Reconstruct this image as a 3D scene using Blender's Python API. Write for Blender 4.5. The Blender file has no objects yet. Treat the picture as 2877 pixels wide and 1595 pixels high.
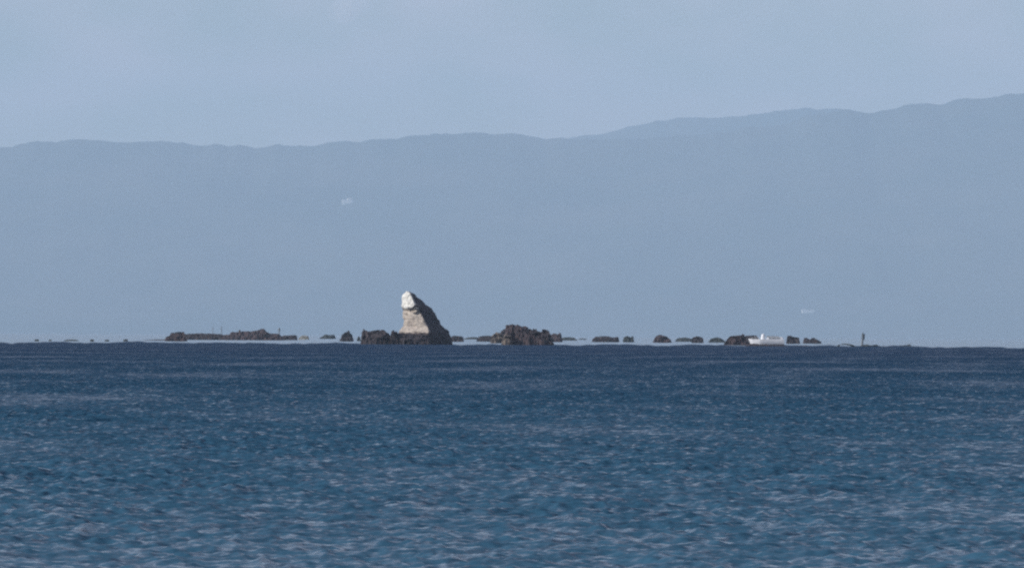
import bpy, bmesh, math, random
import numpy as np
from mathutils import Vector, Matrix, noise

# ------------------------------------------------------------------ camera, light, exposure
sc = bpy.context.scene
R = math.radians
CAM_H = 2.0
W, H = 2877.0, 1595.0
HFOV = R(8.6)
PITCH = R(90.0) + math.atan(144.5 / (W / 2) * math.tan(HFOV / 2))
ROLL = R(0.32)
cd = bpy.data.cameras.new('camera')
cam = bpy.data.objects.new('camera', cd)
sc.collection.objects.link(cam)
cd.sensor_fit = 'HORIZONTAL'
cd.angle = HFOV
cd.clip_start = 0.5
cd.clip_end = 150000.0
CAM_M = Matrix.Translation((0, 0, CAM_H)) @ Matrix.Rotation(PITCH, 4, 'X') @ Matrix.Rotation(ROLL, 4, 'Z')
cam.matrix_world = CAM_M
sc.camera = cam

SUN_EL = R(24.0)
SUN_AZ_VEC = Vector((-0.93, -0.37, 0)).normalized()        # towards the sun, on the ground
sun_dir = Vector((SUN_AZ_VEC.x * math.cos(SUN_EL), SUN_AZ_VEC.y * math.cos(SUN_EL), math.sin(SUN_EL)))
w = bpy.data.worlds.new('World')
sc.world = w
w.use_nodes = True
nt = w.node_tree
nt.nodes.clear()
wo = nt.nodes.new('ShaderNodeOutputWorld')
bg = nt.nodes.new('ShaderNodeBackground')
sky = nt.nodes.new('ShaderNodeTexSky')
sky.sky_type = 'NISHITA'
sky.sun_disc = False
sky.sun_elevation = SUN_EL
sky.sun_rotation = math.atan2(SUN_AZ_VEC.x, SUN_AZ_VEC.y)
sky.altitude = 0
sky.air_density = 1.0
sky.dust_density = 0.1
sky.ozone_density = 3.0
bg.inputs['Strength'].default_value = 0.055
# a very thin uneven veil of cloud over the whole sky
tc = nt.nodes.new('ShaderNodeTexCoord')
mp = nt.nodes.new('ShaderNodeMapping')
mp.inputs['Scale'].default_value = (1, 1, 2.2)
nz = nt.nodes.new('ShaderNodeTexNoise')
nz.inputs['Scale'].default_value = 38
nz.inputs['Detail'].default_value = 3
nz.inputs['Roughness'].default_value = 0.5
rmp = nt.nodes.new('ShaderNodeMapRange')
rmp.inputs['From Min'].default_value = 0.35
rmp.inputs['From Max'].default_value = 0.7
rmp.inputs['To Min'].default_value = 0.14
rmp.inputs['To Max'].default_value = 0.60
mx = nt.nodes.new('ShaderNodeMixRGB')
mx.inputs['Color2'].default_value = (10.4, 9.1, 10.2, 1)
nt.links.new(tc.outputs['Generated'], mp.inputs['Vector'])
nt.links.new(mp.outputs[0], nz.inputs['Vector'])
nt.links.new(nz.outputs['Fac'], rmp.inputs['Value'])
nt.links.new(rmp.outputs[0], mx.inputs['Fac'])
nt.links.new(sky.outputs[0], mx.inputs['Color1'])
nt.links.new(mx.outputs[0], bg.inputs['Color'])
nt.links.new(bg.outputs[0], wo.inputs['Surface'])

sd = bpy.data.lights.new('sun', 'SUN')
sd.energy = 3.2
sd.angle = R(0.5)
sd.color = (1.0, 0.96, 0.91)
sun = bpy.data.objects.new('sun', sd)
sc.collection.objects.link(sun)
sun.rotation_euler = (-sun_dir).to_track_quat('-Z', 'Y').to_euler()
sun.location = (-200, -100, 300)

sc.view_settings.view_transform = 'Standard'
sc.view_settings.look = 'None'
sc.view_settings.gamma = 1.0
sc.view_settings.use_curve_mapping = False
sc.view_settings.exposure = 0.57
sc.render.filter_size = 2.0
try:
    sc.cycles.pixel_filter_type = 'BLACKMAN_HARRIS'
    sc.cycles.filter_width = 2.3
    sc.cycles.use_denoising = False
    sc.cycles.max_bounces = 6
    sc.cycles.volume_bounces = 1
    sc.cycles.sample_clamp_indirect = 4.0
except Exception:
    pass

# ------------------------------------------------------------------ helpers
C = sc.collection
FX = (W / 2) / math.tan(HFOV / 2)


def at(px, py, D):
    """The point of the place seen at photo position px, py and lying D metres out."""
    v = CAM_M.to_3x3() @ Vector(((px - W / 2) / FX, -(py - H / 2) / FX, -1.0))
    k = D / v.y
    return Vector((v.x * k, D, CAM_H + v.z * k))


def tag(o, label=None, cat=None, group=None, kind=None):
    if label: o['label'] = label
    if cat: o['category'] = cat
    if group: o['group'] = group
    if kind: o['kind'] = kind
    return o


def mat(name, col, rough=0.85, col2=None, scale=1.0, detail=6.0, bump=0.0, metal=0.0, contrast=(0.35, 0.65)):
    m = bpy.data.materials.new(name)
    m.use_nodes = True
    n, l = m.node_tree.nodes, m.node_tree.links
    b = n['Principled BSDF']
    b.inputs['Roughness'].default_value = rough
    b.inputs['Metallic'].default_value = metal
    b.inputs['Base Color'].default_value = (*col, 1)
    t = n.new('ShaderNodeTexCoord')
    z = n.new('ShaderNodeTexNoise')
    z.inputs['Scale'].default_value = scale
    z.inputs['Detail'].default_value = detail
    z.inputs['Roughness'].default_value = 0.6
    l.new(t.outputs['Object'], z.inputs['Vector'])
    if col2:
        r = n.new('ShaderNodeMapRange')
        r.inputs['From Min'].default_value = contrast[0]
        r.inputs['From Max'].default_value = contrast[1]
        x = n.new('ShaderNodeMixRGB')
        x.inputs['Color1'].default_value = (*col, 1)
        x.inputs['Color2'].default_value = (*col2, 1)
        l.new(z.outputs['Fac'], r.inputs['Value'])
        l.new(r.outputs[0], x.inputs['Fac'])
        l.new(x.outputs[0], b.inputs['Base Color'])
    if bump:
        bp = n.new('ShaderNodeBump')
        bp.inputs['Strength'].default_value = 1.0
        bp.inputs['Distance'].default_value = bump
        l.new(z.outputs['Fac'], bp.inputs['Height'])
        l.new(bp.outputs[0], b.inputs['Normal'])
    return m


def mesh_obj(name, verts, faces, m, parent=None, smooth=False):
    me = bpy.data.meshes.new(name)
    me.from_pydata([tuple(v) for v in verts], [], faces)
    me.update()
    if smooth:
        me.polygons.foreach_set('use_smooth', [True] * len(me.polygons))
    me.materials.append(m)
    o = bpy.data.objects.new(name, me)
    C.objects.link(o)
    if parent:
        o.parent = parent
    return o


def empty(name, loc, rz=0.0):
    o = bpy.data.objects.new(name, None)
    o.location = loc
    o.rotation_euler = (0, 0, rz)
    C.objects.link(o)
    return o


def bm_obj(name, bm, m, parent=None, smooth=False):
    bmesh.ops.recalc_face_normals(bm, faces=bm.faces)
    me = bpy.data.meshes.new(name)
    bm.to_mesh(me)
    bm.free()
    if smooth:
        me.polygons.foreach_set('use_smooth', [True] * len(me.polygons))
    me.materials.append(m)
    o = bpy.data.objects.new(name, me)
    C.objects.link(o)
    if parent:
        o.parent = parent
    return o


def grid_arrays(nr, nc):
    idx = np.arange(nr * nc, dtype=np.int32).reshape(nr, nc)
    return np.stack([idx[:-1, :-1], idx[:-1, 1:], idx[1:, 1:], idx[1:, :-1]], axis=-1).reshape(-1, 4)


def np_mesh(name, co, quads, smooth=True):
    me = bpy.data.meshes.new(name)
    me.vertices.add(len(co))
    me.vertices.foreach_set('co', co.astype(np.float32).ravel())
    me.loops.add(quads.size)
    me.loops.foreach_set('vertex_index', quads.astype(np.int32).ravel())
    me.polygons.add(len(quads))
    me.polygons.foreach_set('loop_start', np.arange(0, quads.size, 4, dtype=np.int32))
    me.polygons.foreach_set('loop_total', np.full(len(quads), 4, dtype=np.int32))
    me.update(calc_edges=True)
    me.polygons.foreach_set('use_smooth', np.full(len(quads), smooth, dtype=bool))
    return me


# ------------------------------------------------------------------ the sea
rng = np.random.default_rng(7)
rows = []
d = 3.0
while d < 44: rows.append(d); d += 1.0
while d < 1700:
    rows.append(d)
    d += 0.043 * (d / 55.0) ** 1.25 if d < 500 else 0.043 * (500 / 55.0) ** 1.25 * (d / 500) ** 0.8
while d < 44000: rows.append(d); d *= 1.06
rr = np.array(rows)
dense = np.radians(np.linspace(-4.8, 4.8, 500))
side = np.radians(np.array([6, 7.5, 10, 14, 20, 28, 38, 50, 65, 80, 95, 110, 125, 140, 155, 170], dtype=float))
th = np.concatenate([-side[::-1], dense, side])
th = np.concatenate([[-math.pi], th, [math.pi]])
ss = np.gradient(rr)
RR, TH = np.meshgrid(rr, th, indexing='ij')
RR = RR.astype(np.float32); TH = TH.astype(np.float32)
X = RR * np.sin(TH)
Y = RR * np.cos(TH)
SS = np.repeat(ss[:, None], len(th), 1)


def lowfreq(x, y, n, lmin, lmax, seed):
    g = np.random.default_rng(seed)
    out = np.zeros_like(x)
    for i in range(n):
        L = lmin * (lmax / lmin) ** g.random()
        a = g.random() * 2 * math.pi
        k = 2 * math.pi / L
        out += np.cos(k * (math.cos(a) * x + math.sin(a) * y) + g.random() * 6.28)
    return out / math.sqrt(n / 2)


# where the breeze ruffles the water; calm, pale water is added beyond to imitate a mirage
edge = 1520 + 80 * lowfreq(TH * 1000, TH * 0, 7, 8, 60, 11) + 38 * lowfreq(TH * 1000, TH * 0, 9, 1.5, 6, 12)
chop = np.clip((edge + 25 - RR) / 50, 0, 1)
fan = np.clip((np.radians(5.6) - np.abs(TH)) / np.radians(0.5), 0, 1)
gust = np.clip(1.0 + 0.21 * lowfreq(X * 0.35, Y * 0.12, 10, 2.0, 14, 21) , 0.45, 1.7)
Z = np.zeros_like(X)
DX = np.zeros_like(X)
DY = np.zeros_like(X)
NW = 120
lams = 0.14 * (2.4 / 0.14) ** ((np.arange(NW) + rng.random(NW)) / NW)
xsp = rr * (th[len(side) + 2] - th[len(side) + 1])
miss = np.zeros(len(rr))
for L in lams:
    ang = R(250) + rng.uniform(-1, 1) * R(78)
    kx, ky = math.cos(ang), math.sin(ang)
    k = 2 * math.pi / L
    slope = 0.045 * (1.0 if L < 0.30 else (0.30 / L) ** 0.62)
    a = slope / k
    ph = rng.random() * 2 * math.pi
    wgt = np.clip((L / abs(ky) / ss - 2.4) / 2.0, 0, 1) * np.clip((L / max(abs(kx), 1e-3) / xsp - 2.2) / 1.5, 0, 1)
    miss += slope ** 2 / 2 * (1 - wgt ** 2)
    hit = np.where(wgt > 0)[0]
    if len(hit) == 0: continue
    s = slice(hit[0], hit[-1] + 1)
    arg = np.float32(k * kx) * X[s] + np.float32(k * ky) * Y[s] + np.float32(ph)
    A = (a * wgt[s]).astype(np.float32)[:, None]
    Z[s] += A * np.cos(arg)
    sn = np.sin(arg) * A
    DX[s] -= np.float32(0.7 * kx) * sn
    DY[s] -= np.float32(0.7 * ky) * sn
amp = chop * fan * gust
Z *= amp; DX *= amp; DY *= amp
co = np.stack([X + DX, Y + DY, Z], -1).reshape(-1, 3)
quads = grid_arrays(len(rr), len(th))[:, ::-1]
me = np_mesh('sea', co, quads)
at_ = me.attributes.new('chop', 'FLOAT', 'POINT')
at_.data.foreach_set('value', (chop * np.clip(gust, 0.6, 1.4)).astype(np.float32).ravel())
rip = chop * np.clip(gust, 0.6, 1.4) * np.sqrt(miss)[:, None]
at2 = me.attributes.new('ripple', 'FLOAT', 'POINT')
at2.data.foreach_set('value', rip.astype(np.float32).ravel())
sea = bpy.data.objects.new('sea', me)
C.objects.link(sea)
tag(sea, 'dark blue rippled sea filling the lower part of the view', kind='structure')

m = bpy.data.materials.new('sea_water')
m.use_nodes = True
n, l = m.node_tree.nodes, m.node_tree.links
b = n['Principled BSDF']
b.inputs['IOR'].default_value = 1.333
b.inputs['Base Color'].default_value = (0.009, 0.043, 0.084, 1)
b.inputs['Specular Tint'].default_value = (0.75, 0.92, 1.0, 1)
att = n.new('ShaderNodeAttribute'); att.attribute_name = 'chop'
rpl = n.new('ShaderNodeAttribute'); rpl.attribute_name = 'ripple'
geo = n.new('ShaderNodeNewGeometry')


def wnoise(sx, sy, detail):
    mpn = n.new('ShaderNodeMapping')
    mpn.inputs['Scale'].default_value = (sx, sy, 1)
    l.new(geo.outputs['Position'], mpn.inputs['Vector'])
    z = n.new('ShaderNodeTexNoise')
    z.inputs['Scale'].default_value = 1.0
    z.inputs['Detail'].default_value = detail
    z.inputs['Roughness'].default_value = 0.55
    l.new(mpn.outputs[0], z.inputs['Vector'])
    return z


def math_(op, a, c):
    x = n.new('ShaderNodeMath'); x.operation = op
    for i, v in enumerate((a, c)):
        if isinstance(v, (int, float)): x.inputs[i].default_value = v
        else: l.new(v, x.inputs[i])
    return x.outputs[0]


# paler near, darker far: distant water's weaker reflection put into the base colour
spx = n.new('ShaderNodeSeparateXYZ')
l.new(geo.outputs['Position'], spx.inputs[0])
y_span = n.new('ShaderNodeMapRange')
y_span.inputs['From Min'].default_value = math.log(60)
y_span.inputs['From Max'].default_value = math.log(900)
l.new(math_('LOGARITHM', math_('MAXIMUM', spx.outputs['Y'], 5.0), math.e), y_span.inputs['Value'])
mxw = n.new('ShaderNodeMixRGB')
mxw.inputs['Color1'].default_value = (0.030, 0.090, 0.147, 1)
mxw.inputs['Color2'].default_value = (0.009, 0.031, 0.071, 1)
l.new(y_span.outputs[0], mxw.inputs['Fac'])
l.new(mxw.outputs[0], b.inputs['Base Color'])
n1 = wnoise(7.0, 5.0, 3)
n2 = wnoise(1.3, 0.7, 2)


def vmath(op, a, c):
    x = n.new('ShaderNodeVectorMath'); x.operation = op
    for i, v in enumerate((a, c)):
        if v is None: continue
        if isinstance(v, tuple): x.inputs[i].default_value = v
        else: l.new(v, x.inputs[i])
    return x.outputs[0]


# ripples too fine for the mesh tilt the surface by the slopes they have
# (the finer the mesh here, the fewer are left to this), their steeper side turned down-wind, towards the shore
t1 = vmath('MULTIPLY', vmath('SUBTRACT', n1.outputs['Color'], (0.5, 0.5, 0.5)), (6.5, 6.5, 0.0))
t2 = vmath('MULTIPLY', vmath('SUBTRACT', n2.outputs['Color'], (0.5, 0.5, 0.5)), (3.0, 3.0, 0.0))
sum_ = vmath('ADD', t1, t2)
tilt = n.new('ShaderNodeVectorMath'); tilt.operation = 'SCALE'
l.new(sum_, tilt.inputs[0])
l.new(math_('ADD', rpl.outputs['Fac'], math_('MULTIPLY', att.outputs['Fac'], 0.16)), tilt.inputs['Scale'])
lean = n.new('ShaderNodeVectorMath'); lean.operation = 'SCALE'
lean.inputs[0].default_value = (0.0, -2.2, 0.0)
l.new(rpl.outputs['Fac'], lean.inputs['Scale'])
l.new(vmath('NORMALIZE', vmath('ADD', vmath('ADD', geo.outputs['Normal'], tilt.outputs[0]), lean.outputs[0]), None), b.inputs['Normal'])
l.new(math_('ADD', math_('MULTIPLY', att.outputs['Fac'], -0.04), 0.13), b.inputs['Roughness'])
# the ruffled water mirrors less of the sky at this low angle
l.new(math_('MAXIMUM', 1.07, math_('SUBTRACT', 1.333, math_('ADD', math_('MULTIPLY', att.outputs['Fac'], 0.125), math_('MULTIPLY', rpl.outputs['Fac'], 0.45)))), b.inputs['IOR'])
sea.data.materials.append(m)

# ------------------------------------------------------------------ the hills on the far shore
near_ridge = [(-1500, 470), (-700, 430), (0, 408), (60, 404), (150, 398), (220, 391), (330, 397), (430, 395), (540, 408), (640, 408), (750, 411), (900, 408),
              (1000, 396), (1130, 385), (1220, 372), (1330, 373), (1430, 376), (1480, 384), (1560, 390), (1650, 392), (1755, 389), (1900, 382),
              (2040, 368), (2110, 360), (2180, 354), (2240, 338), (2290, 318), (2380, 307), (2440, 312), (2500, 307), (2550, 296), (2640, 290), (2720, 278),
              (2877, 262), (3100, 245), (3600, 215), (4400, 290)]
far_ridge = [(-1500, 520), (0, 450), (900, 430), (1350, 405), (1500, 391), (1580, 386), (1680, 372), (1760, 354), (1860, 331), (1920, 324), (2000, 325),
             (2060, 321), (2150, 311), (2240, 299), (2320, 296), (2400, 309), (2450, 318), (2600, 330), (2877, 335), (3600, 330), (4400, 360)]


def terrain(name, prof, D, foot, back, m, seed, amp):
    pts = [at(x, y, D) for x, y in prof]
    xs = np.array([p.x for p in pts]); zs = np.array([p.z for p in pts])
    ncol, nrow = 520, 60
    gx = np.linspace(xs[0], xs[-1], ncol)
    ridge = np.interp(gx, xs, zs)
    t = np.linspace(0, 1, nrow)
    yy = foot + (back - foot) * t
    GX, GY = np.meshgrid(gx, yy)
    rt = (D - foot) / (back - foot)
    prof_t = np.where(t < rt, (t / rt) ** 1.15, np.clip(1 - (t - rt) / (1 - rt), 0, 1) ** 1.2)
    nzv = np.zeros_like(GX)
    for j in range(nrow):
        for i in range(ncol):
            nzv[j, i] = noise.fractal(Vector((GX[j, i] / 1500, GY[j, i] / 1500, seed)), 0.9, 2.1, 6)
    hz_ = ridge[None, :] * prof_t[:, None]
    inner = np.sin(np.clip(t / rt, 0, 1) * math.pi)[:, None]
    Zt = hz_ + nzv * amp * (0.04 + inner) * np.where(t < rt, 1, 0.3)[:, None]
    spur = np.zeros(ncol)
    for i in range(ncol):
        spur[i] = noise.fractal(Vector((gx[i] / 130, seed * 3.1, 0)), 0.8, 2.0, 5)
    Zt += (spur[None, :] * 14) * prof_t[:, None] ** 5
    Zt[0, :] = -3
    Zt[-1, :] = -3
    co = np.stack([GX, GY, Zt], -1).reshape(-1, 3)
    meh = np_mesh(name, co, grid_arrays(nrow, ncol))
    o = bpy.data.objects.new(name, meh)
    C.objects.link(o)
    meh.materials.append(m)

    def surf(px, py):
        """first point of this terrain met along the sight line through px, py"""
        for D_ in np.linspace(foot, D, 900):
            p = at(px, py, D_)
            j = (D_ - foot) / (back - foot) * (nrow - 1)
            i = np.interp(p.x, gx, np.arange(ncol))
            j0, i0 = int(j), int(i)
            z = Zt[min(j0 + 1, nrow - 1), i0] * (j - j0) + Zt[j0, i0] * (1 - j + j0)
            if z >= p.z:
                return Vector((p.x, p.y, z))
        return at(px, py, D)
    return o, surf


m_hill = mat('hill_scrub', (0.040, 0.058, 0.042), 0.95, (0.085, 0.088, 0.068), scale=0.0012, detail=8, contrast=(0.4, 0.65))
hills, hill_surf = terrain('hills', near_ridge, 36000, 31800, 38500, m_hill, 1.7, 90)
tag(hills, 'long hazy blue hillside rising to the right behind the sea', kind='structure')
far_hills, _f = terrain('far_hills', far_ridge, 41500, 39000, 43500, m_hill, 5.2, 50)
tag(far_hills, 'paler ridge peeping over the nearer hillside', kind='structure')

# ------------------------------------------------------------------ white buildings on the hillside
m_white = mat('white_render', (0.80, 0.80, 0.78), 0.8, (0.72, 0.72, 0.70), scale=0.2)
m_roof = mat('pale_roof', (0.62, 0.60, 0.56), 0.8, (0.5, 0.48, 0.45), scale=0.3)
m_glass = mat('dark_window', (0.03, 0.04, 0.05), 0.1)


def box(bm, x0, x1, y0, y1, z0, z1):
    v = [bm.verts.new(p) for p in ((x0, y0, z0), (x1, y0, z0), (x1, y1, z0), (x0, y1, z0), (x0, y0, z1), (x1, y0, z1), (x1, y1, z1), (x0, y1, z1))]
    for f in ((0, 3, 2, 1), (4, 5, 6, 7), (0, 1, 5, 4), (1, 2, 6, 5), (2, 3, 7, 6), (3, 0, 4, 7)):
        bm.faces.new([v[i] for i in f])


def building(px, py, blocks, label):
    p = hill_surf(px, py)
    e = tag(empty('hillside_building', p, R(12)), label, 'building', 'white buildings on the far hillside')
    for (x0, x1, y0, y1, h_) in blocks:
        bm = bmesh.new(); box(bm, x0, x1, y0, y1, -6, h_)
        bm_obj('wall', bm, m_white, e)
        bm = bmesh.new()
        v = [bm.verts.new(q) for q in ((x0 - .5, y0 - .5, h_), (x1 + .5, y0 - .5, h_), (x1 + .5, y1 + .5, h_), (x0 - .5, y1 + .5, h_),
                                       (x0 - .5, (y0 + y1) / 2, h_ + 3), (x1 + .5, (y0 + y1) / 2, h_ + 3))]
        for f in ((0, 1, 5, 4), (2, 3, 4, 5), (0, 4, 3), (1, 2, 5), (3, 2, 1, 0)):
            bm.faces.new([v[i] for i in f])
        bm_obj('roof', bm, m_roof, e)
        k = 0
        x = x0 + 2.0
        while x < x1 - 3:
            bm = bmesh.new(); box(bm, x, x + 1.3, y0 - .06, y0 + .1, h_ - 3.4, h_ - 1.8)
            bm_obj('window', bm, m_glass, e)
            x += 5.0
    return e


building(978, 572, [(-30, -4, -9, 9, 16), (-3.4, 19, -13, 7, 25), (19.6, 38, -7, 7, 12)], 'bright white building standing alone on the hazy hillside')
building(2268, 878, [(-26, -9, -7, 7, 13), (-8.4, 32, -9, 6, 9)], 'faint pale building low on the hillside above the moored boat')

# ------------------------------------------------------------------ rocks
m_dark = mat('dark_rock', (0.014, 0.012, 0.016), 0.9, (0.050, 0.038, 0.042), scale=0.9, detail=8, bump=0.25)
m_red = mat('reddish_rock', (0.022, 0.016, 0.020), 0.9, (0.078, 0.052, 0.054), scale=0.8, detail=8, bump=0.25)
m_grey = mat('grey_green_rock', (0.025, 0.034, 0.036), 0.9, (0.050, 0.060, 0.058), scale=0.9, detail=8, bump=0.2)
m_tan = mat('tan_rock', (0.16, 0.13, 0.105), 0.9, (0.09, 0.075, 0.07), scale=0.9, detail=8, bump=0.25)
m_pale = mat('pale_rock', (0.30, 0.29, 0.25), 0.9, (0.20, 0.20, 0.18), scale=0.8, detail=8, bump=0.2)


def rock(name, top, D, m, label, depth=None, base_y=None, group=None, seed=0, cat='rock', rough=0.18, tiny=False):
    """top: the skyline of the rock in photo positions; the body is a craggy mound of real depth standing in the water"""
    pts = [at(x, y, D) for x, y in top]
    xs = np.array([p.x for p in pts]); zs = np.array([max(p.z, 0.06) for p in pts])
    width = xs[-1] - xs[0]
    hmax = zs.max()
    y_span = depth or max(0.7 * width ** 0.85, hmax * 0.9)
    nu = int(min(90, max(12, width / (D * 0.000075))))
    nv = 22
    cx = (xs[0] + xs[-1]) / 2
    us = np.linspace(0, 1, nu)
    verts = []
    for j in range(nv):
        v = -1 + 2 * j / (nv - 1)
        for u in us:
            x = xs[0] + u * width
            zt = np.interp(x, xs, zs)
            zt *= 1 - 0.16 * abs(noise.fractal(Vector((x * 2.6 / max(hmax, .5) ** .6, seed * 5.1, v * .8)), .7, 2.2, 4))
            q = Vector((x * 0.35 + seed * 13.7, v * y_span * 0.2 + seed, seed * 3.3))
            blocky = noise.cell(Vector((x / max(hmax * 0.45, .4) + seed, v * 2.2 + seed, 0.5)))
            f = noise.fractal(q * 2.2, 0.8, 2.1, 5)
            sh = max(0.0, 1 - abs(v) ** 3.2 * (1.0 + 0.35 * f))
            edge_u = min(1.0, (min(u, 1 - u) * width / max(0.18 * hmax, 0.02)))
            z = zt * sh * (1 - abs(v) * rough * (0.8 + blocky) - abs(v) * 0.15 * abs(f)) * (0.25 + 0.75 * edge_u)
            if abs(v) > 0.98 or u in (0.0, 1.0):
                z = -0.6
            yy = v * y_span / 2 * (0.75 + 0.25 * math.sin(u * math.pi)) + 0.12 * hmax * f
            xx = x + 0.10 * hmax * noise.noise(q * 3.1) * (0 if u in (0.0, 1.0) else 1)
            if z > 0:
                led = noise.fractal(Vector((x * .5 + seed, v * 2.0, z * 2.4 / max(hmax, .8) * 2)), .8, 2.2, 4)
                yy += 0.30 * min(hmax, 3) * led
                xx += 0.10 * min(hmax, 3) * noise.noise(Vector((x * .8, v * 3, z * 3.1 + seed))) * (0 if u in (0.0, 1.0) else 1)
            verts.append((xx - cx, yy, z))
    faces = []
    for j in range(nv - 1):
        for i in range(nu - 1):
            a = j * nu + i
            faces.append((a, a + 1, a + nu + 1, a + nu))
    o = mesh_obj(name, verts, faces, m)
    o.location = (cx, D, 0)
    return tag(o, label, cat, group)


G = 'low dark rocks breaking the surface along the horizon'
FAR = 2450
# left long reef, seen as several masses
rock('low_rock', [(402, 957), (420, 954), (440, 953), (470, 953), (480, 957)], 1950, m_dark, 'thin flat ledge sloping into the sea at the left end of the long left reef', group=G, seed=1)
rock('rock_islet', [(463, 952), (468, 945), (478, 941), (481, 934), (492, 933), (500, 931), (518, 930), (522, 941), (526, 955)], 1800, m_red, 'reddish knob of rock at the left end of the long left reef', seed=2)
rock('rock_islet', [(516, 944), (520, 937), (560, 935), (590, 936), (615, 937), (632, 941), (640, 948)], 2250, m_dark, 'flat straight-topped dark bar of rock between the reddish knob and the humped reef', seed=3)
rock('rock_islet', [(618, 949), (632, 940), (648, 938), (652, 931), (671, 931), (673, 925), (678, 930), (700, 929), (722, 928), (730, 922), (742, 923), (750, 930), (758, 935), (782, 937), (790, 943), (800, 950)],
     2250, m_red, 'long humped brown reef left of the tall pointed stack', seed=4)
rock('low_rock', [(788, 949), (794, 942), (815, 941), (832, 940), (836, 951)], 2350, m_dark, 'short low dark slab at the right end of the long humped reef', group=G, seed=5)
rock('low_rock', [(838, 951), (846, 943), (858, 941), (866, 944), (869, 951)], 2600, m_pale, 'small pale sandy rock beside the right end of the long left reef', group=G, seed=6)
rock('low_rock', [(896, 951), (904, 945), (915, 938), (925, 941), (938, 939), (943, 951)], 3100, m_grey, 'faint grey-green low rock just left of the round dark boulder', group=G, seed=7)
rock('boulder', [(954, 953), (958, 944), (966, 934), (974, 931), (979, 926), (984, 934), (991, 942), (994, 953)], 2000, m_dark, 'round dark boulder with a pointed top, left of the tall stack', seed=8, rough=0.3)
rock('low_rock', [(1002, 951), (1006, 944), (1011, 945), (1014, 952)], 2100, m_grey, 'tiny grey rock close to the left end of the dark shelf', group=G, seed=9)
# behind and right of the stack
rock('low_rock', [(1262, 950), (1272, 942), (1288, 943), (1300, 945), (1304, 952)], 2100, m_dark, 'small low dark rock touching the foot of the tall stack on its right', group=G, seed=10)
rock('low_rock', [(1300, 952), (1315, 947), (1338, 946), (1350, 952)], 3300, m_grey, 'faint grey strip of rock in the gap between the stack and the middle reef', group=G, seed=11)
rock('low_rock', [(1338, 951), (1350, 943), (1370, 942), (1392, 944), (1400, 951)], 2200, m_dark, 'low dark ledge leading to the tan left end of the middle reef', group=G, seed=12)
rock('boulder', [(1378, 954), (1384, 940), (1392, 931), (1402, 933), (1410, 938), (1420, 954)], 1760, m_tan, 'tan sunlit boulder at the left foot of the middle reef', seed=13)
# dotted rocks to the right
rock('low_rock', [(1576, 954), (1582, 947), (1600, 946), (1612, 948), (1622, 954)], 2900, m_grey, 'faint flat grey rock just right of the middle reef', group=G, seed=14)
rock('low_rock', [(1622, 954), (1632, 950), (1644, 950), (1650, 954)], 3600, m_grey, 'very faint sliver of rock right of the middle reef', group=G, seed=15)
rock('low_rock', [(1663, 957), (1670, 946), (1690, 943), (1712, 944), (1722, 947), (1736, 945), (1740, 957)], 2250, m_dark, 'long low loaf-shaped dark rock, first one right of the middle reef', group=G, seed=16)
rock('low_rock', [(1750, 958), (1753, 945), (1764, 943), (1772, 947), (1779, 941), (1782, 957)], 2250, m_grey, 'short blocky rock with a raised right corner', group=G, seed=17)
rock('low_rock', [(1834, 958), (1838, 949), (1846, 942), (1856, 939), (1870, 943), (1880, 949), (1887, 958)], 2150, m_red, 'domed dark rock, the tallest of the dotted rocks left of the boat', group=G, seed=18)
rock('low_rock', [(1896, 959), (1904, 949), (1926, 947), (1944, 951), (1948, 959)], 2600, m_grey, 'grey low rock joined to the left of a darker block', group=G, seed=19)
rock('low_rock', [(1942, 959), (1946, 948), (1958, 943), (1974, 947), (1977, 959)], 2150, m_dark, 'dark square-ended block of rock between the domed rock and the reddish reef', group=G, seed=20)
rock('low_rock', [(1990, 960), (1998, 950), (2016, 946), (2028, 951), (2040, 960)], 2300, m_grey, 'small peaked grey rock just left of the reddish reef', group=G, seed=21)
rock('rock_islet', [(2034, 962), (2044, 953), (2052, 943), (2066, 942), (2080, 941), (2086, 936), (2092, 941), (2100, 960)], 1620, m_red, 'reddish brown reef directly left of the white boat', seed=22)
rock('rock_islet', [(2088, 953), (2092, 943), (2110, 941), (2126, 942), (2134, 952)], 1900, m_dark, 'dark flat slab of rock showing behind the left half of the white boat', seed=23)
rock('low_rock', [(2209, 961), (2213, 943), (2220, 941), (2228, 945), (2244, 948), (2248, 961)], 2050, m_dark, 'dark rock with a steep left side, first one right of the boat', group=G, seed=24)
rock('low_rock', [(2255, 962), (2260, 948), (2268, 947), (2274, 953), (2286, 947), (2302, 956), (2308, 962)], 2150, m_dark, 'double-humped rock, second one right of the boat', group=G, seed=25)
rock('low_rock', [(2232, 973), (2244, 971), (2264, 970), (2281, 973)], 1500, m_dark, 'thin dark ledge awash below the double-humped rock', group=G, seed=26)
rock('low_rock', [(2284, 972), (2300, 968), (2322, 967), (2340, 969), (2352, 973)], 1900, m_grey, 'grey flat shoal between the boat and the marker post', group=G, seed=27)
rock('low_rock', [(2416, 974), (2421, 968), (2438, 967), (2446, 970), (2462, 967), (2468, 970), (2473, 974)], 1540, m_grey, 'low dark rock carrying the upright marker post', group=G, seed=28)
rock('low_rock', [(2478, 975), (2481, 971), (2486, 971), (2489, 975)], 1700, m_dark, 'tiny dark rock right of the marker post', group=G, seed=29)
rock('low_rock', [(2525, 975), (2545, 969), (2556, 966), (2562, 973), (2570, 976)], 1650, m_grey, 'blue-green hump of rock at the far right of the rock chain', group=G, seed=30)
rock('low_rock', [(2093, 972), (2098, 966), (2120, 964), (2140, 967), (2152, 965), (2166, 968), (2206, 970), (2214, 973)], 1475, m_dark, 'low dark ledge awash in front of the white boat', group=G, seed=37)
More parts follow.
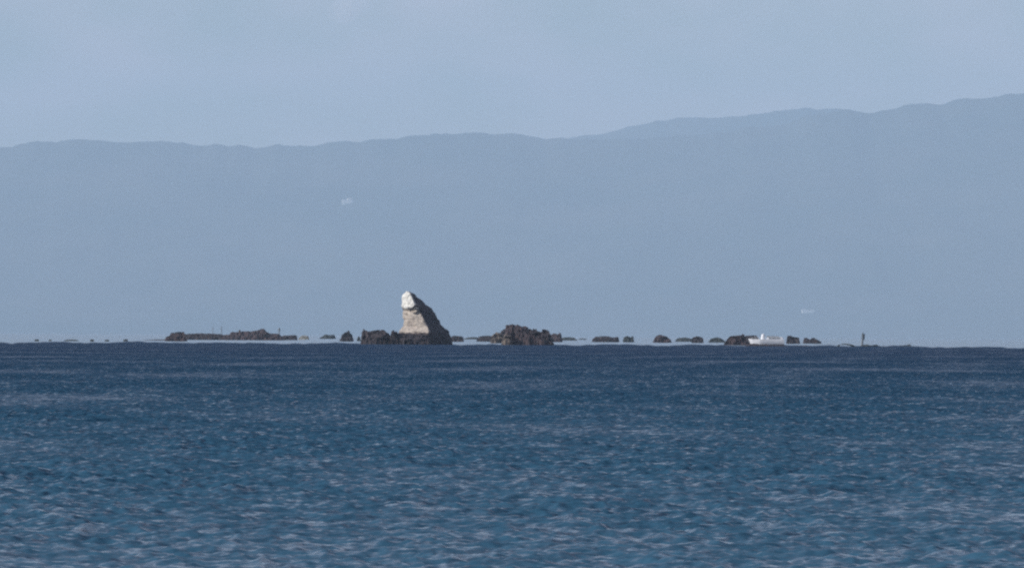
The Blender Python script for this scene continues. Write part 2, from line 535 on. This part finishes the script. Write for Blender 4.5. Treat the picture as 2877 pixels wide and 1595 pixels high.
# specks at the far left
for i, (x, wd, yt, what) in enumerate([(103, 12, 952, 'small dark rock speck on the horizon, nearest the left edge'), (141, 8, 953, 'tiny faint rock speck, second from the left edge'),
                                       (200, 36, 953, 'flat grey-green sliver of rock, third from the left edge'), (259, 11, 952, 'round dark rock speck standing clear on the left horizon'),
                                       (300, 12, 953, 'faint grey rock speck between two darker ones on the left horizon'), (353, 12, 952, 'dark upright speck of rock nearest the long left reef')]):
    rock('low_rock', [(x - wd * .6, 960), (x - wd * .45, yt + 1), (x, yt), (x + wd * .45, yt + 1), (x + wd * .6, 960)], 1620 + 40 * (i % 3), m_grey, what, group='rock specks on the left horizon', seed=40 + i)

# the middle reef: one main mass and its boulders
reef_D = 1440
mid = tag(empty('rock_reef', (at(1490, 960, reef_D).x, reef_D, 0)), 'jagged dark reef descending to the right, right of the tall stack', 'rock')


def part_rock(name, top, D, m, parent, label=None, **k):
    o = rock(name, top, D, m, None, cat=None, **k)
    o.parent = parent
    o.location = Vector(o.location) - parent.location
    if label: o['label'] = label
    return o


part_rock('rock_mass', [(1414, 964), (1417, 930), (1421, 911), (1432, 909), (1456, 910), (1463, 916), (1477, 915), (1484, 920), (1500, 926), (1520, 931), (1534, 936), (1546, 945), (1553, 953), (1556, 964)],
          reef_D, m_red, mid, seed=31, depth=11, rough=0.35)
part_rock('rock_block', [(1488, 950), (1492, 922), (1500, 920), (1512, 925), (1516, 950)], reef_D - 2, m_dark, mid, seed=32, depth=4)
part_rock('rock_block', [(1514, 950), (1518, 926), (1530, 922), (1542, 927), (1548, 934), (1552, 952)], reef_D - 2.5, m_dark, mid, seed=33, depth=4)
rock('rock_islet', [(1534, 957), (1540, 942), (1551, 938), (1560, 934), (1567, 939), (1573, 932), (1577, 936), (1580, 957)], 2200, m_red, 'notched dark knob standing off the right end of the middle reef', seed=34, depth=6)
rock('boulder', [(1402, 955), (1405, 936), (1411, 927), (1417, 922), (1424, 930), (1430, 955)], 1900, m_dark, 'small dark crag between the tan boulder and the jagged middle reef', seed=36, depth=5)
part_rock('rock_block', [(1410, 962), (1414, 942), (1424, 934), (1434, 938), (1440, 962)], reef_D - 5, m_tan, mid, label='tan sunlit block on the left side of the reef', seed=35, depth=4)

# ------------------------------------------------------------------ the tall sea stack
SD = 1430.0
PX = SD / FX
stack = tag(empty('sea_stack', (at(1190, 960, SD).x, SD, 0)), 'tall pointed sea stack with a white top and pale left face', 'sea stack')
ox = stack.location.x


def zx(px, py):
    p = at(px, py, SD)
    return p.x - ox, p.z


# height levels: photo row, left edge, front arris, right edge
levels = [
    (818, 1141, 1146, 1150), (822, 1137, 1150, 1157), (827, 1131, 1153, 1166), (834, 1129.5, 1156, 1173), (845, 1128.5, 1161, 1187), (855, 1128.5, 1164, 1199), (863, 1128.5, 1166, 1209),
    (868, 1129, 1175, 1214), (872, 1130, 1184, 1218), (880, 1131, 1186, 1224), (890, 1132, 1188, 1229), (900, 1133.5, 1192, 1235), (912, 1133, 1198, 1241), (920, 1129, 1202, 1249),
    (928, 1124, 1204, 1259), (935, 1120, 1204, 1267), (944, 1116, 1203, 1271), (955, 1112, 1203, 1273), (968, 1108, 1202, 1274), (985, 1104, 1202, 1276)]


def build_stack():
    ns = 44
    rings = []
    # refine the levels
    ys = np.arange(818, 985.1, 2.2)
    ly = [q[0] for q in levels]
    for r_, y in enumerate(ys):
        xl, xa, xr = (np.interp(y, ly, [q[k] for q in levels]) for k in (1, 2, 3))
        XL, z = zx(xl, y); XA, _ = zx(xa, y); XR, _ = zx(xr, y)
        wl, wr = XA - XL, XR - XA
        # front arris pulled towards the viewer, flanks running back
        ya = -(0.95 * wr + 0.25 * wl) * 0.6 - 0.4
        poly = [(XL, ya + 0.55 * wl + 0.2), (XL + wl * .5, ya + 0.22 * wl), (XA, ya), (XA + wr * .5, ya + .55 * wr), (XR, ya + 1.15 * wr + .3),
                (XR - wr * .35, ya + 1.5 * wr + wl * .6 + 1), (XL + wl * .45, ya + 1.3 * wr + wl * .9 + 1), (XL + wl * .02, ya + 1.1 * wl + .8)]
        # resample the closed polygon, keeping its corners
        ring = []
        per = ns // len(poly)
        for k in range(len(poly)):
            a, c = poly[k], poly[(k + 1) % len(poly)]
            for s_ in range(per + (1 if k < ns % len(poly) else 0)):
                t = s_ / (per + (1 if k < ns % len(poly) else 0))
                ring.append((a[0] + (c[0] - a[0]) * t, a[1] + (c[1] - a[1]) * t, z))
        rings.append(ring)
    verts, nsr = [], len(rings[0])
    for ring in rings:
        cx = sum(p[0] for p in ring) / nsr; cy = sum(p[1] for p in ring) / nsr
        for p in ring:
            q = Vector(p)
            f = noise.fractal(q * 0.9, 0.8, 2.1, 5)
            strata = noise.noise(Vector((q.x * .25, q.y * .25, q.z * 2.2 + q.x * .5)))
            cell = noise.cell(Vector((q.x * 1.0 + q.z * .4, q.y * .9, q.z * 0.75)))
            dn = (0.20 * f + 0.13 * strata + 0.14 * (cell - .5))
            dirv = Vector((p[0] - cx, p[1] - cy, 0))
            dirv = dirv.normalized() if dirv.length > 1e-6 else dirv
            verts.append(q + dirv * dn)
    return verts, nsr, len(rings), ys


verts, ns, nr, ys = build_stack()
split_y = 868.5
# tapered join: the white cap and the body are two parts cut along a tilted line
faces_cap, faces_body, faces_base = [], [], []
for r_ in range(nr - 1):
    for i in range(ns):
        a, c = r_ * ns + i, r_ * ns + (i + 1) % ns
        f = (a, a + ns, c + ns, c)
        faces_body.append(f)
faces_body.append(tuple(range(ns - 1, -1, -1)))

# stone with a guano-white head, right side with its shade put into the colour, tan face and a dark tide zone
m_st = bpy.data.materials.new('stack_rock')
m_st.use_nodes = True
n, l = m_st.node_tree.nodes, m_st.node_tree.links
b = n['Principled BSDF']
b.inputs['Roughness'].default_value = 0.9
t = n.new('ShaderNodeTexCoord')
sep = n.new('ShaderNodeSeparateXYZ')
l.new(t.outputs['Object'], sep.inputs[0])


def sn(scale, detail=6, vec=None):
    z = n.new('ShaderNodeTexNoise')
    z.inputs['Scale'].default_value = scale
    z.inputs['Detail'].default_value = detail
    l.new(vec or t.outputs['Object'], z.inputs['Vector'])
    return z.outputs['Fac']


def sm(op, *a):
    x = n.new('ShaderNodeMath'); x.operation = op
    for i, v in enumerate(a):
        if isinstance(v, (int, float)): x.inputs[i].default_value = v
        else: l.new(v, x.inputs[i])
    return x.outputs[0]


def step(v, a, c):
    r = n.new('ShaderNodeMapRange')
    r.inputs['From Min'].default_value = a
    r.inputs['From Max'].default_value = c
    l.new(v, r.inputs['Value'])
    return r.outputs[0]


def mixc(f, c1, c2):
    x = n.new('ShaderNodeMixRGB')
    l.new(f, x.inputs['Fac'])
    for k, v in (('Color1', c1), ('Color2', c2)):
        if isinstance(v, tuple): x.inputs[k].default_value = (*v, 1)
        else: l.new(v, x.inputs[k])
    return x.outputs[0]


tan_c = mixc(step(sn(0.7), .35, .65), (0.49, 0.43, 0.365), (0.36, 0.31, 0.27))
tan_c = mixc(step(sn(2.6, 8), .5, .72), tan_c, (0.25, 0.22, 0.21))
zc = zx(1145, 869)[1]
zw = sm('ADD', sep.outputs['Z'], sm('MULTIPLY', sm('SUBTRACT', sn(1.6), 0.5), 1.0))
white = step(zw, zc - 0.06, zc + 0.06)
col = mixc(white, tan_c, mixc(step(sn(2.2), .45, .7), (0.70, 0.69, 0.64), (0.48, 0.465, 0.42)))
zt = zx(1150, 934)[1]
tide = step(sm('ADD', sep.outputs['Z'], sm('MULTIPLY', sm('SUBTRACT', sn(1.2), 0.5), 0.9)), zt + .12, zt - .12)
col = mixc(tide, col, mixc(step(sn(1.3), .4, .65), (0.018, 0.014, 0.017), (0.060, 0.042, 0.044)))
# right side turned from the sun: its shade is painted in, masked by position
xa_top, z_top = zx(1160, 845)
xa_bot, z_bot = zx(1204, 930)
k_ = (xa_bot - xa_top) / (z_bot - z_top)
flank_shade = sm('SUBTRACT', sep.outputs['X'], sm('ADD', sm('MULTIPLY', sm('SUBTRACT', sep.outputs['Z'], z_bot), k_), xa_bot))
flank_shade = step(sm('ADD', flank_shade, sm('MULTIPLY', sm('SUBTRACT', sn(1.8), .5), 0.5)), 0.15, 0.45)
col = mixc(flank_shade, col, mixc(step(sn(1.3), .4, .65), (0.020, 0.018, 0.023), (0.062, 0.052, 0.058)))
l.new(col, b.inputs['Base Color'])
bp = n.new('ShaderNodeBump'); bp.inputs['Distance'].default_value = 0.22
l.new(sn(1.6, 9), bp.inputs['Height'])
l.new(bp.outputs[0], b.inputs['Normal'])
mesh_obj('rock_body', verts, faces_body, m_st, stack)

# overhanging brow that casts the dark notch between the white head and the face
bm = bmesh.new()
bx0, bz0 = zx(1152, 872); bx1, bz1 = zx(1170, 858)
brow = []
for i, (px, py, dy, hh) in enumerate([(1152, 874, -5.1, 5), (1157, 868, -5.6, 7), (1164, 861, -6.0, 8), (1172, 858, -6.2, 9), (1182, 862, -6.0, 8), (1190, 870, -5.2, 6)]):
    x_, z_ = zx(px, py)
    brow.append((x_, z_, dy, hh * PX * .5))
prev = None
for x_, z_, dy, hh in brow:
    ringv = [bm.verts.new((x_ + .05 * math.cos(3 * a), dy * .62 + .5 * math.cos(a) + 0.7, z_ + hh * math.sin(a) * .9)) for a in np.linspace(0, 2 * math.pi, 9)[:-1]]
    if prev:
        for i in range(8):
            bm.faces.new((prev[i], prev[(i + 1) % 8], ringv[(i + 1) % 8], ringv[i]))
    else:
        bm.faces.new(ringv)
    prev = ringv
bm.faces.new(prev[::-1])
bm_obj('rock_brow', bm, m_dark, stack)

# the dark shelf at its left foot
shelf = part_rock('rock_shelf', [(1094, 966), (1098, 932), (1104, 928), (1112, 928), (1118, 934), (1150, 938), (1180, 941), (1200, 941), (1212, 966)], SD - 6.2, m_dark, stack, label='low dark shelf at the foot of the pale face', seed=51, depth=6, rough=0.08)
blk = rock('rock_islet', [(1013, 968), (1016, 924), (1022, 921), (1026, 926), (1042, 929), (1058, 926), (1072, 925), (1080, 928), (1084, 933), (1096, 934), (1100, 968)], SD - 3, m_dark, 'dark flat-topped block of rock joined to the left foot of the tall stack', seed=52, depth=7, rough=0.06)
rock('boulder', [(1096, 966), (1099, 931), (1105, 926), (1112, 927), (1116, 934), (1118, 966)], SD - 8.0, m_dark, 'small dark boulder between the flat-topped block and the stack shelf', seed=53, depth=2.5)

# ------------------------------------------------------------------ arched rock near the right
AD = 1475.0
p0 = at(2376, 972, AD)
bm = bmesh.new()
apx = AD / FX
rings = []
path = [(-21, -4, 3.4), (-21, 3, 4.0), (-18, 8, 3.2), (-10, 10.5, 2.4), (0, 11, 2.6), (9, 8.5, 3.4), (16, 5.5, 4.2), (22, 2, 4.5), (27, -4, 5)]
for i, (a, z_, rad) in enumerate(path):
    ring = []
    for k in range(8):
        an = 2 * math.pi * k / 8
        q = 1 + 0.25 * noise.noise(Vector((i * .9, k * .8, 2)))
        dx, dz = (0, 1) if 2 < i < 8 else (1, 0)
        ring.append(bm.verts.new(((a + dx * rad * math.cos(an) * q) * apx, rad * 1.9 * apx * math.sin(an) * q, (z_ * .55 + dz * rad * math.cos(an) * q * .6) * apx)))
    rings.append(ring)
for a, c in zip(rings, rings[1:]):
    for i in range(8):
        bm.faces.new((a[i], a[(i + 1) % 8], c[(i + 1) % 8], c[i]))
bm.faces.new(rings[0]); bm.faces.new(rings[-1][::-1])
arch = bm_obj('arched_rock', bm, m_grey)
arch.location = (p0.x, AD, 0.05)
tag(arch, 'small low arched rock with a pale gap, between the boat and the marker post', 'rock')

# ------------------------------------------------------------------ marker posts
m_post = mat('dark_marker_paint', (0.06, 0.08, 0.10), 0.7, (0.09, 0.11, 0.13), scale=3)
m_stake = mat('weathered_stake', (0.13, 0.15, 0.17), 0.8, (0.18, 0.20, 0.22), scale=3)


def tube(bm, p, q, r0, r1, seg=10):
    p, q = Vector(p), Vector(q)
    ax = (q - p).normalized()
    u = ax.cross(Vector((0, 1, 0.01))).normalized(); v = ax.cross(u)
    A = [bm.verts.new(p + (u * math.cos(a) + v * math.sin(a)) * r0) for a in [2 * math.pi * k / seg for k in range(seg)]]
    B = [bm.verts.new(q + (u * math.cos(a) + v * math.sin(a)) * r1) for a in [2 * math.pi * k / seg for k in range(seg)]]
    for i in range(seg):
        bm.faces.new((A[i], A[(i + 1) % seg], B[(i + 1) % seg], B[i]))
    bm.faces.new(A[::-1]); bm.faces.new(B)


MD = 1538.0
mpx = MD / FX
p0 = at(2424, 968, MD)
post = tag(empty('marker_post', (p0.x, MD, p0.z - .25)), 'upright dark marker post with a thicker head, on a low rock near the right', 'marker post')
bm = bmesh.new(); tube(bm, (-2.5 * mpx, 0, 0), (-1 * mpx, 0, 15 * mpx + .25), 3.0 * mpx, 2.8 * mpx); bm_obj('shaft', bm, m_stake, post)
bm = bmesh.new(); tube(bm, (0.6 * mpx, 0, 14 * mpx + .25), (1.5 * mpx, 0, 31 * mpx + .25), 4.0 * mpx, 4.6 * mpx); bm_obj('head', bm, m_post, post)
bm = bmesh.new(); tube(bm, (0.8 * mpx, 0, 31 * mpx + .25), (0.4 * mpx, 0, 36 * mpx + .25), 1.2 * mpx, .5 * mpx); bm_obj('finial', bm, m_post, post)

SK = 7000.0
for (px, y0, wd, lab) in ((598, 917, 3, 'slim faint pole behind the flat bar of the left reef, left one of two'), (622, 916, 4, 'thicker faint pole behind the left reef, right one of two')):
    p0 = at(px, y0, SK)
    bm = bmesh.new()
    tube(bm, (0, 0, -1), (0.1, 0, p0.z), wd * .5 * SK / FX, wd * .32 * SK / FX)
    tube(bm, (-1.2, 0, p0.z * .72), (1.3, 0, p0.z * .72), .22, .22)
    o = bm_obj('pole', bm, m_stake)
    o.location = (px_x := p0.x, SK, 0)
    tag(o, lab, 'pole', 'faint poles behind the left reef')
SK = 2252.0
p0 = at(784, 921, SK); pb = at(784, 940, SK)
bm = bmesh.new(); tube(bm, (0, 0, pb.z - 1.5), (0.05, 0, p0.z), .22, .18); tube(bm, (0, 0, p0.z - .9), (0.05, 0, p0.z - .1), .36, .30)
o = bm_obj('stake', bm, m_stake); o.location = (p0.x, SK, 0)
tag(o, 'short dark stake standing on the right part of the humped left reef', 'stake')

# ------------------------------------------------------------------ the white boat
BD = 1560.0
bpx = BD / FX
p0 = at(2152, 968, BD)
m_gel = mat('white_hull_paint', (0.74, 0.75, 0.77), 0.4, (0.64, 0.65, 0.67), scale=1)
m_keel = mat('dark_bottom_paint', (0.02, 0.025, 0.05), 0.6)
m_tint = mat('tinted_glass', (0.10, 0.12, 0.14), 0.15)
m_canvas = mat('beige_canvas', (0.34, 0.30, 0.26), 0.9, (0.28, 0.25, 0.22), scale=3)
boat = tag(empty('motor_boat', (p0.x, BD, 0.0), R(4)), 'white motor boat with cabin and short mast beside the reddish reef', 'boat')
L0, L1 = -50 * bpx, 50 * bpx
bm = bmesh.new()
NS = 17
hr = []
for i in range(NS):
    t_ = i / (NS - 1)
    x_ = L0 + (L1 - L0) * t_
    beam = 1.35 * min(1, (t_ * 3.0 + .02)) ** .6 if t_ < .35 else 1.35 * (1 - .12 * (t_ - .35))
    sheer = 1.38 + .18 * (1 - t_) ** 2
    kz = -.35
    ring = [(-beam, sheer), (-beam * .98, sheer * .6), (-beam * .86, .28), (-beam * .45, kz * .5), (0, kz), (beam * .45, kz * .5), (beam * .86, .28), (beam * .98, sheer * .6), (beam, sheer)]
    rake = .7 * (1 - t_) ** 6
    hr.append([bm.verts.new((x_ + rake * (1 - z_ / sheer) , y_, z_)) for y_, z_ in ring])
for a, c in zip(hr, hr[1:]):
    for i in range(8):
        bm.faces.new((a[i], a[i + 1], c[i + 1], c[i]))
bm.faces.new(hr[0]); bm.faces.new(hr[-1][::-1])
bm_obj('hull', bm, m_gel, boat)
bm = bmesh.new()
rim = [(x_, ) for x_ in ()]
top_l = [(v_[0].co if hasattr(v_[0], 'co') else None) for v_ in []]
dk = []
for i in range(NS):
    t_ = i / (NS - 1)
    x_ = L0 + (L1 - L0) * t_
    beam = 1.35 * min(1, (t_ * 3.0 + .02)) ** .6 if t_ < .35 else 1.35 * (1 - .12 * (t_ - .35))
    sheer = 1.38 + .18 * (1 - t_) ** 2
    dk.append([bm.verts.new((x_, -beam * .95, sheer - .06)), bm.verts.new((x_, beam * .95, sheer - .06))])
for a, c in zip(dk, dk[1:]):
    bm.faces.new((a[0], a[1], c[1], c[0]))
bm_obj('deck', bm, m_gel, boat)
bm = bmesh.new()
kr = []
for i in range(NS):
    t_ = i / (NS - 1)
    x_ = L0 + (L1 - L0) * t_ + .5 * (1 - t_) ** 6
    beam = 1.35 * min(1, (t_ * 3.0 + .02)) ** .6 if t_ < .35 else 1.35 * (1 - .12 * (t_ - .35))
    kr.append([bm.verts.new((x_, s_ * beam * .97, z_)) for s_, z_ in ((-1, .34), (-.95, -.1), (.95, -.1), (1, .34))])
for a, c in zip(kr, kr[1:]):
    for i in range(3):
        bm.faces.new((a[i], a[i + 1], c[i + 1], c[i]))
bm_obj('boot_stripe', bm, m_keel, boat)


def taper_box(bm, x0, x1, yw, z0, z1, inset0, inset1, yi=.12):
    v = [bm.verts.new(q) for q in ((x0, -yw, z0), (x1, -yw, z0), (x1, yw, z0), (x0, yw, z0), (x0 + inset0, -yw + yi, z1), (x1 - inset1, -yw + yi, z1), (x1 - inset1, yw - yi, z1), (x0 + inset0, yw - yi, z1))]
    for f in ((0, 3, 2, 1), (4, 5, 6, 7), (0, 1, 5, 4), (1, 2, 6, 5), (2, 3, 7, 6), (3, 0, 4, 7)):
        bm.faces.new([v[i] for i in f])
    bmesh.ops.bevel(bm, geom=list(bm.edges), offset=.06, segments=2, affect='EDGES')


cz = 24.5 * bpx
bm = bmesh.new(); taper_box(bm, 0.0 * bpx, 48 * bpx, 1.02, 1.30, cz, .35, .15); cab = bm_obj('cabin', bm, m_gel, boat)
for i, (a, c) in enumerate(((.55, 1.25), (1.40, 2.15), (2.30, 3.05))):
    bm = bmesh.new(); box(bm, a, c, -1.035, -.9, cz - .42, cz - .18); bm_obj('window', bm, m_tint, cab)
bm = bmesh.new(); taper_box(bm, 1 * bpx, 36 * bpx, .95, cz + .01, cz + .16, .05, .05, .03); bm_obj('canopy', bm, m_canvas, boat)
bm = bmesh.new(); tube(bm, (-9.5 * bpx, 0, 1.2), (-8 * bpx, 0, 31.5 * bpx), .50, .36, 12); bm_obj('mast_tower', bm, m_gel, boat)
bm = bmesh.new(); tube(bm, (-8 * bpx, 0, 31.5 * bpx), (-8 * bpx, 0, 33.5 * bpx), .30, .10, 10); bm_obj('mast_light', bm, m_gel, boat)
bm = bmesh.new()
for x_ in (-3.4, -2.6, -1.8):
    tube(bm, (x_, -.95, 1.3), (x_, -.95, 1.85), .03, .03, 6)
tube(bm, (-3.5, -.8, 1.85), (-1.3, -1.0, 1.85), .035, .035, 6)
bm_obj('bow_rail', bm, m_gel, boat)

# ------------------------------------------------------------------ a scrap of cloud, and the haze
cl = at(985, 22, 60000)
bm = bmesh.new()
bmesh.ops.create_icosphere(bm, subdivisions=4, radius=1.0)
for v in bm.verts:
    f = noise.fractal(v.co * 1.3 + Vector((3, 1, 7)), 0.9, 2.0, 4)
    v.co = v.co * (1 + .38 * f)
    v.co.x *= 195; v.co.y *= 240; v.co.z *= 110
m = bpy.data.materials.new('cloud_vapour')
m.use_nodes = True
n, l = m.node_tree.nodes, m.node_tree.links
n.remove(n['Principled BSDF'])
pv = n.new('ShaderNodeVolumePrincipled')
pv.inputs['Color'].default_value = (1, 1, 1, 1)
pv.inputs['Density'].default_value = 0.0018
l.new(pv.outputs[0], n['Material Output'].inputs['Volume'])
cloud = bm_obj('cloud', bm, m)
cloud.location = cl
cloud.rotation_euler = (0, R(-20), 0)
tag(cloud, 'faint pale scrap of cloud high in the sky, left of centre', 'cloud')

bm = bmesh.new()
box(bm, -47000, 47000, -47000, 47000, -4.0, 1750)
m = bpy.data.materials.new('haze_air')
m.use_nodes = True
n, l = m.node_tree.nodes, m.node_tree.links
n.remove(n['Principled BSDF'])
pv = n.new('ShaderNodeVolumePrincipled')
pv.inputs['Color'].default_value = (0.585, 0.79, 1.0, 1)
pv.inputs['Density'].default_value = 4.3e-5
pv.inputs['Anisotropy'].default_value = 0.0
l.new(pv.outputs[0], n['Material Output'].inputs['Volume'])
haze = bm_obj('haze', bm, m)
tag(haze, kind='stuff')
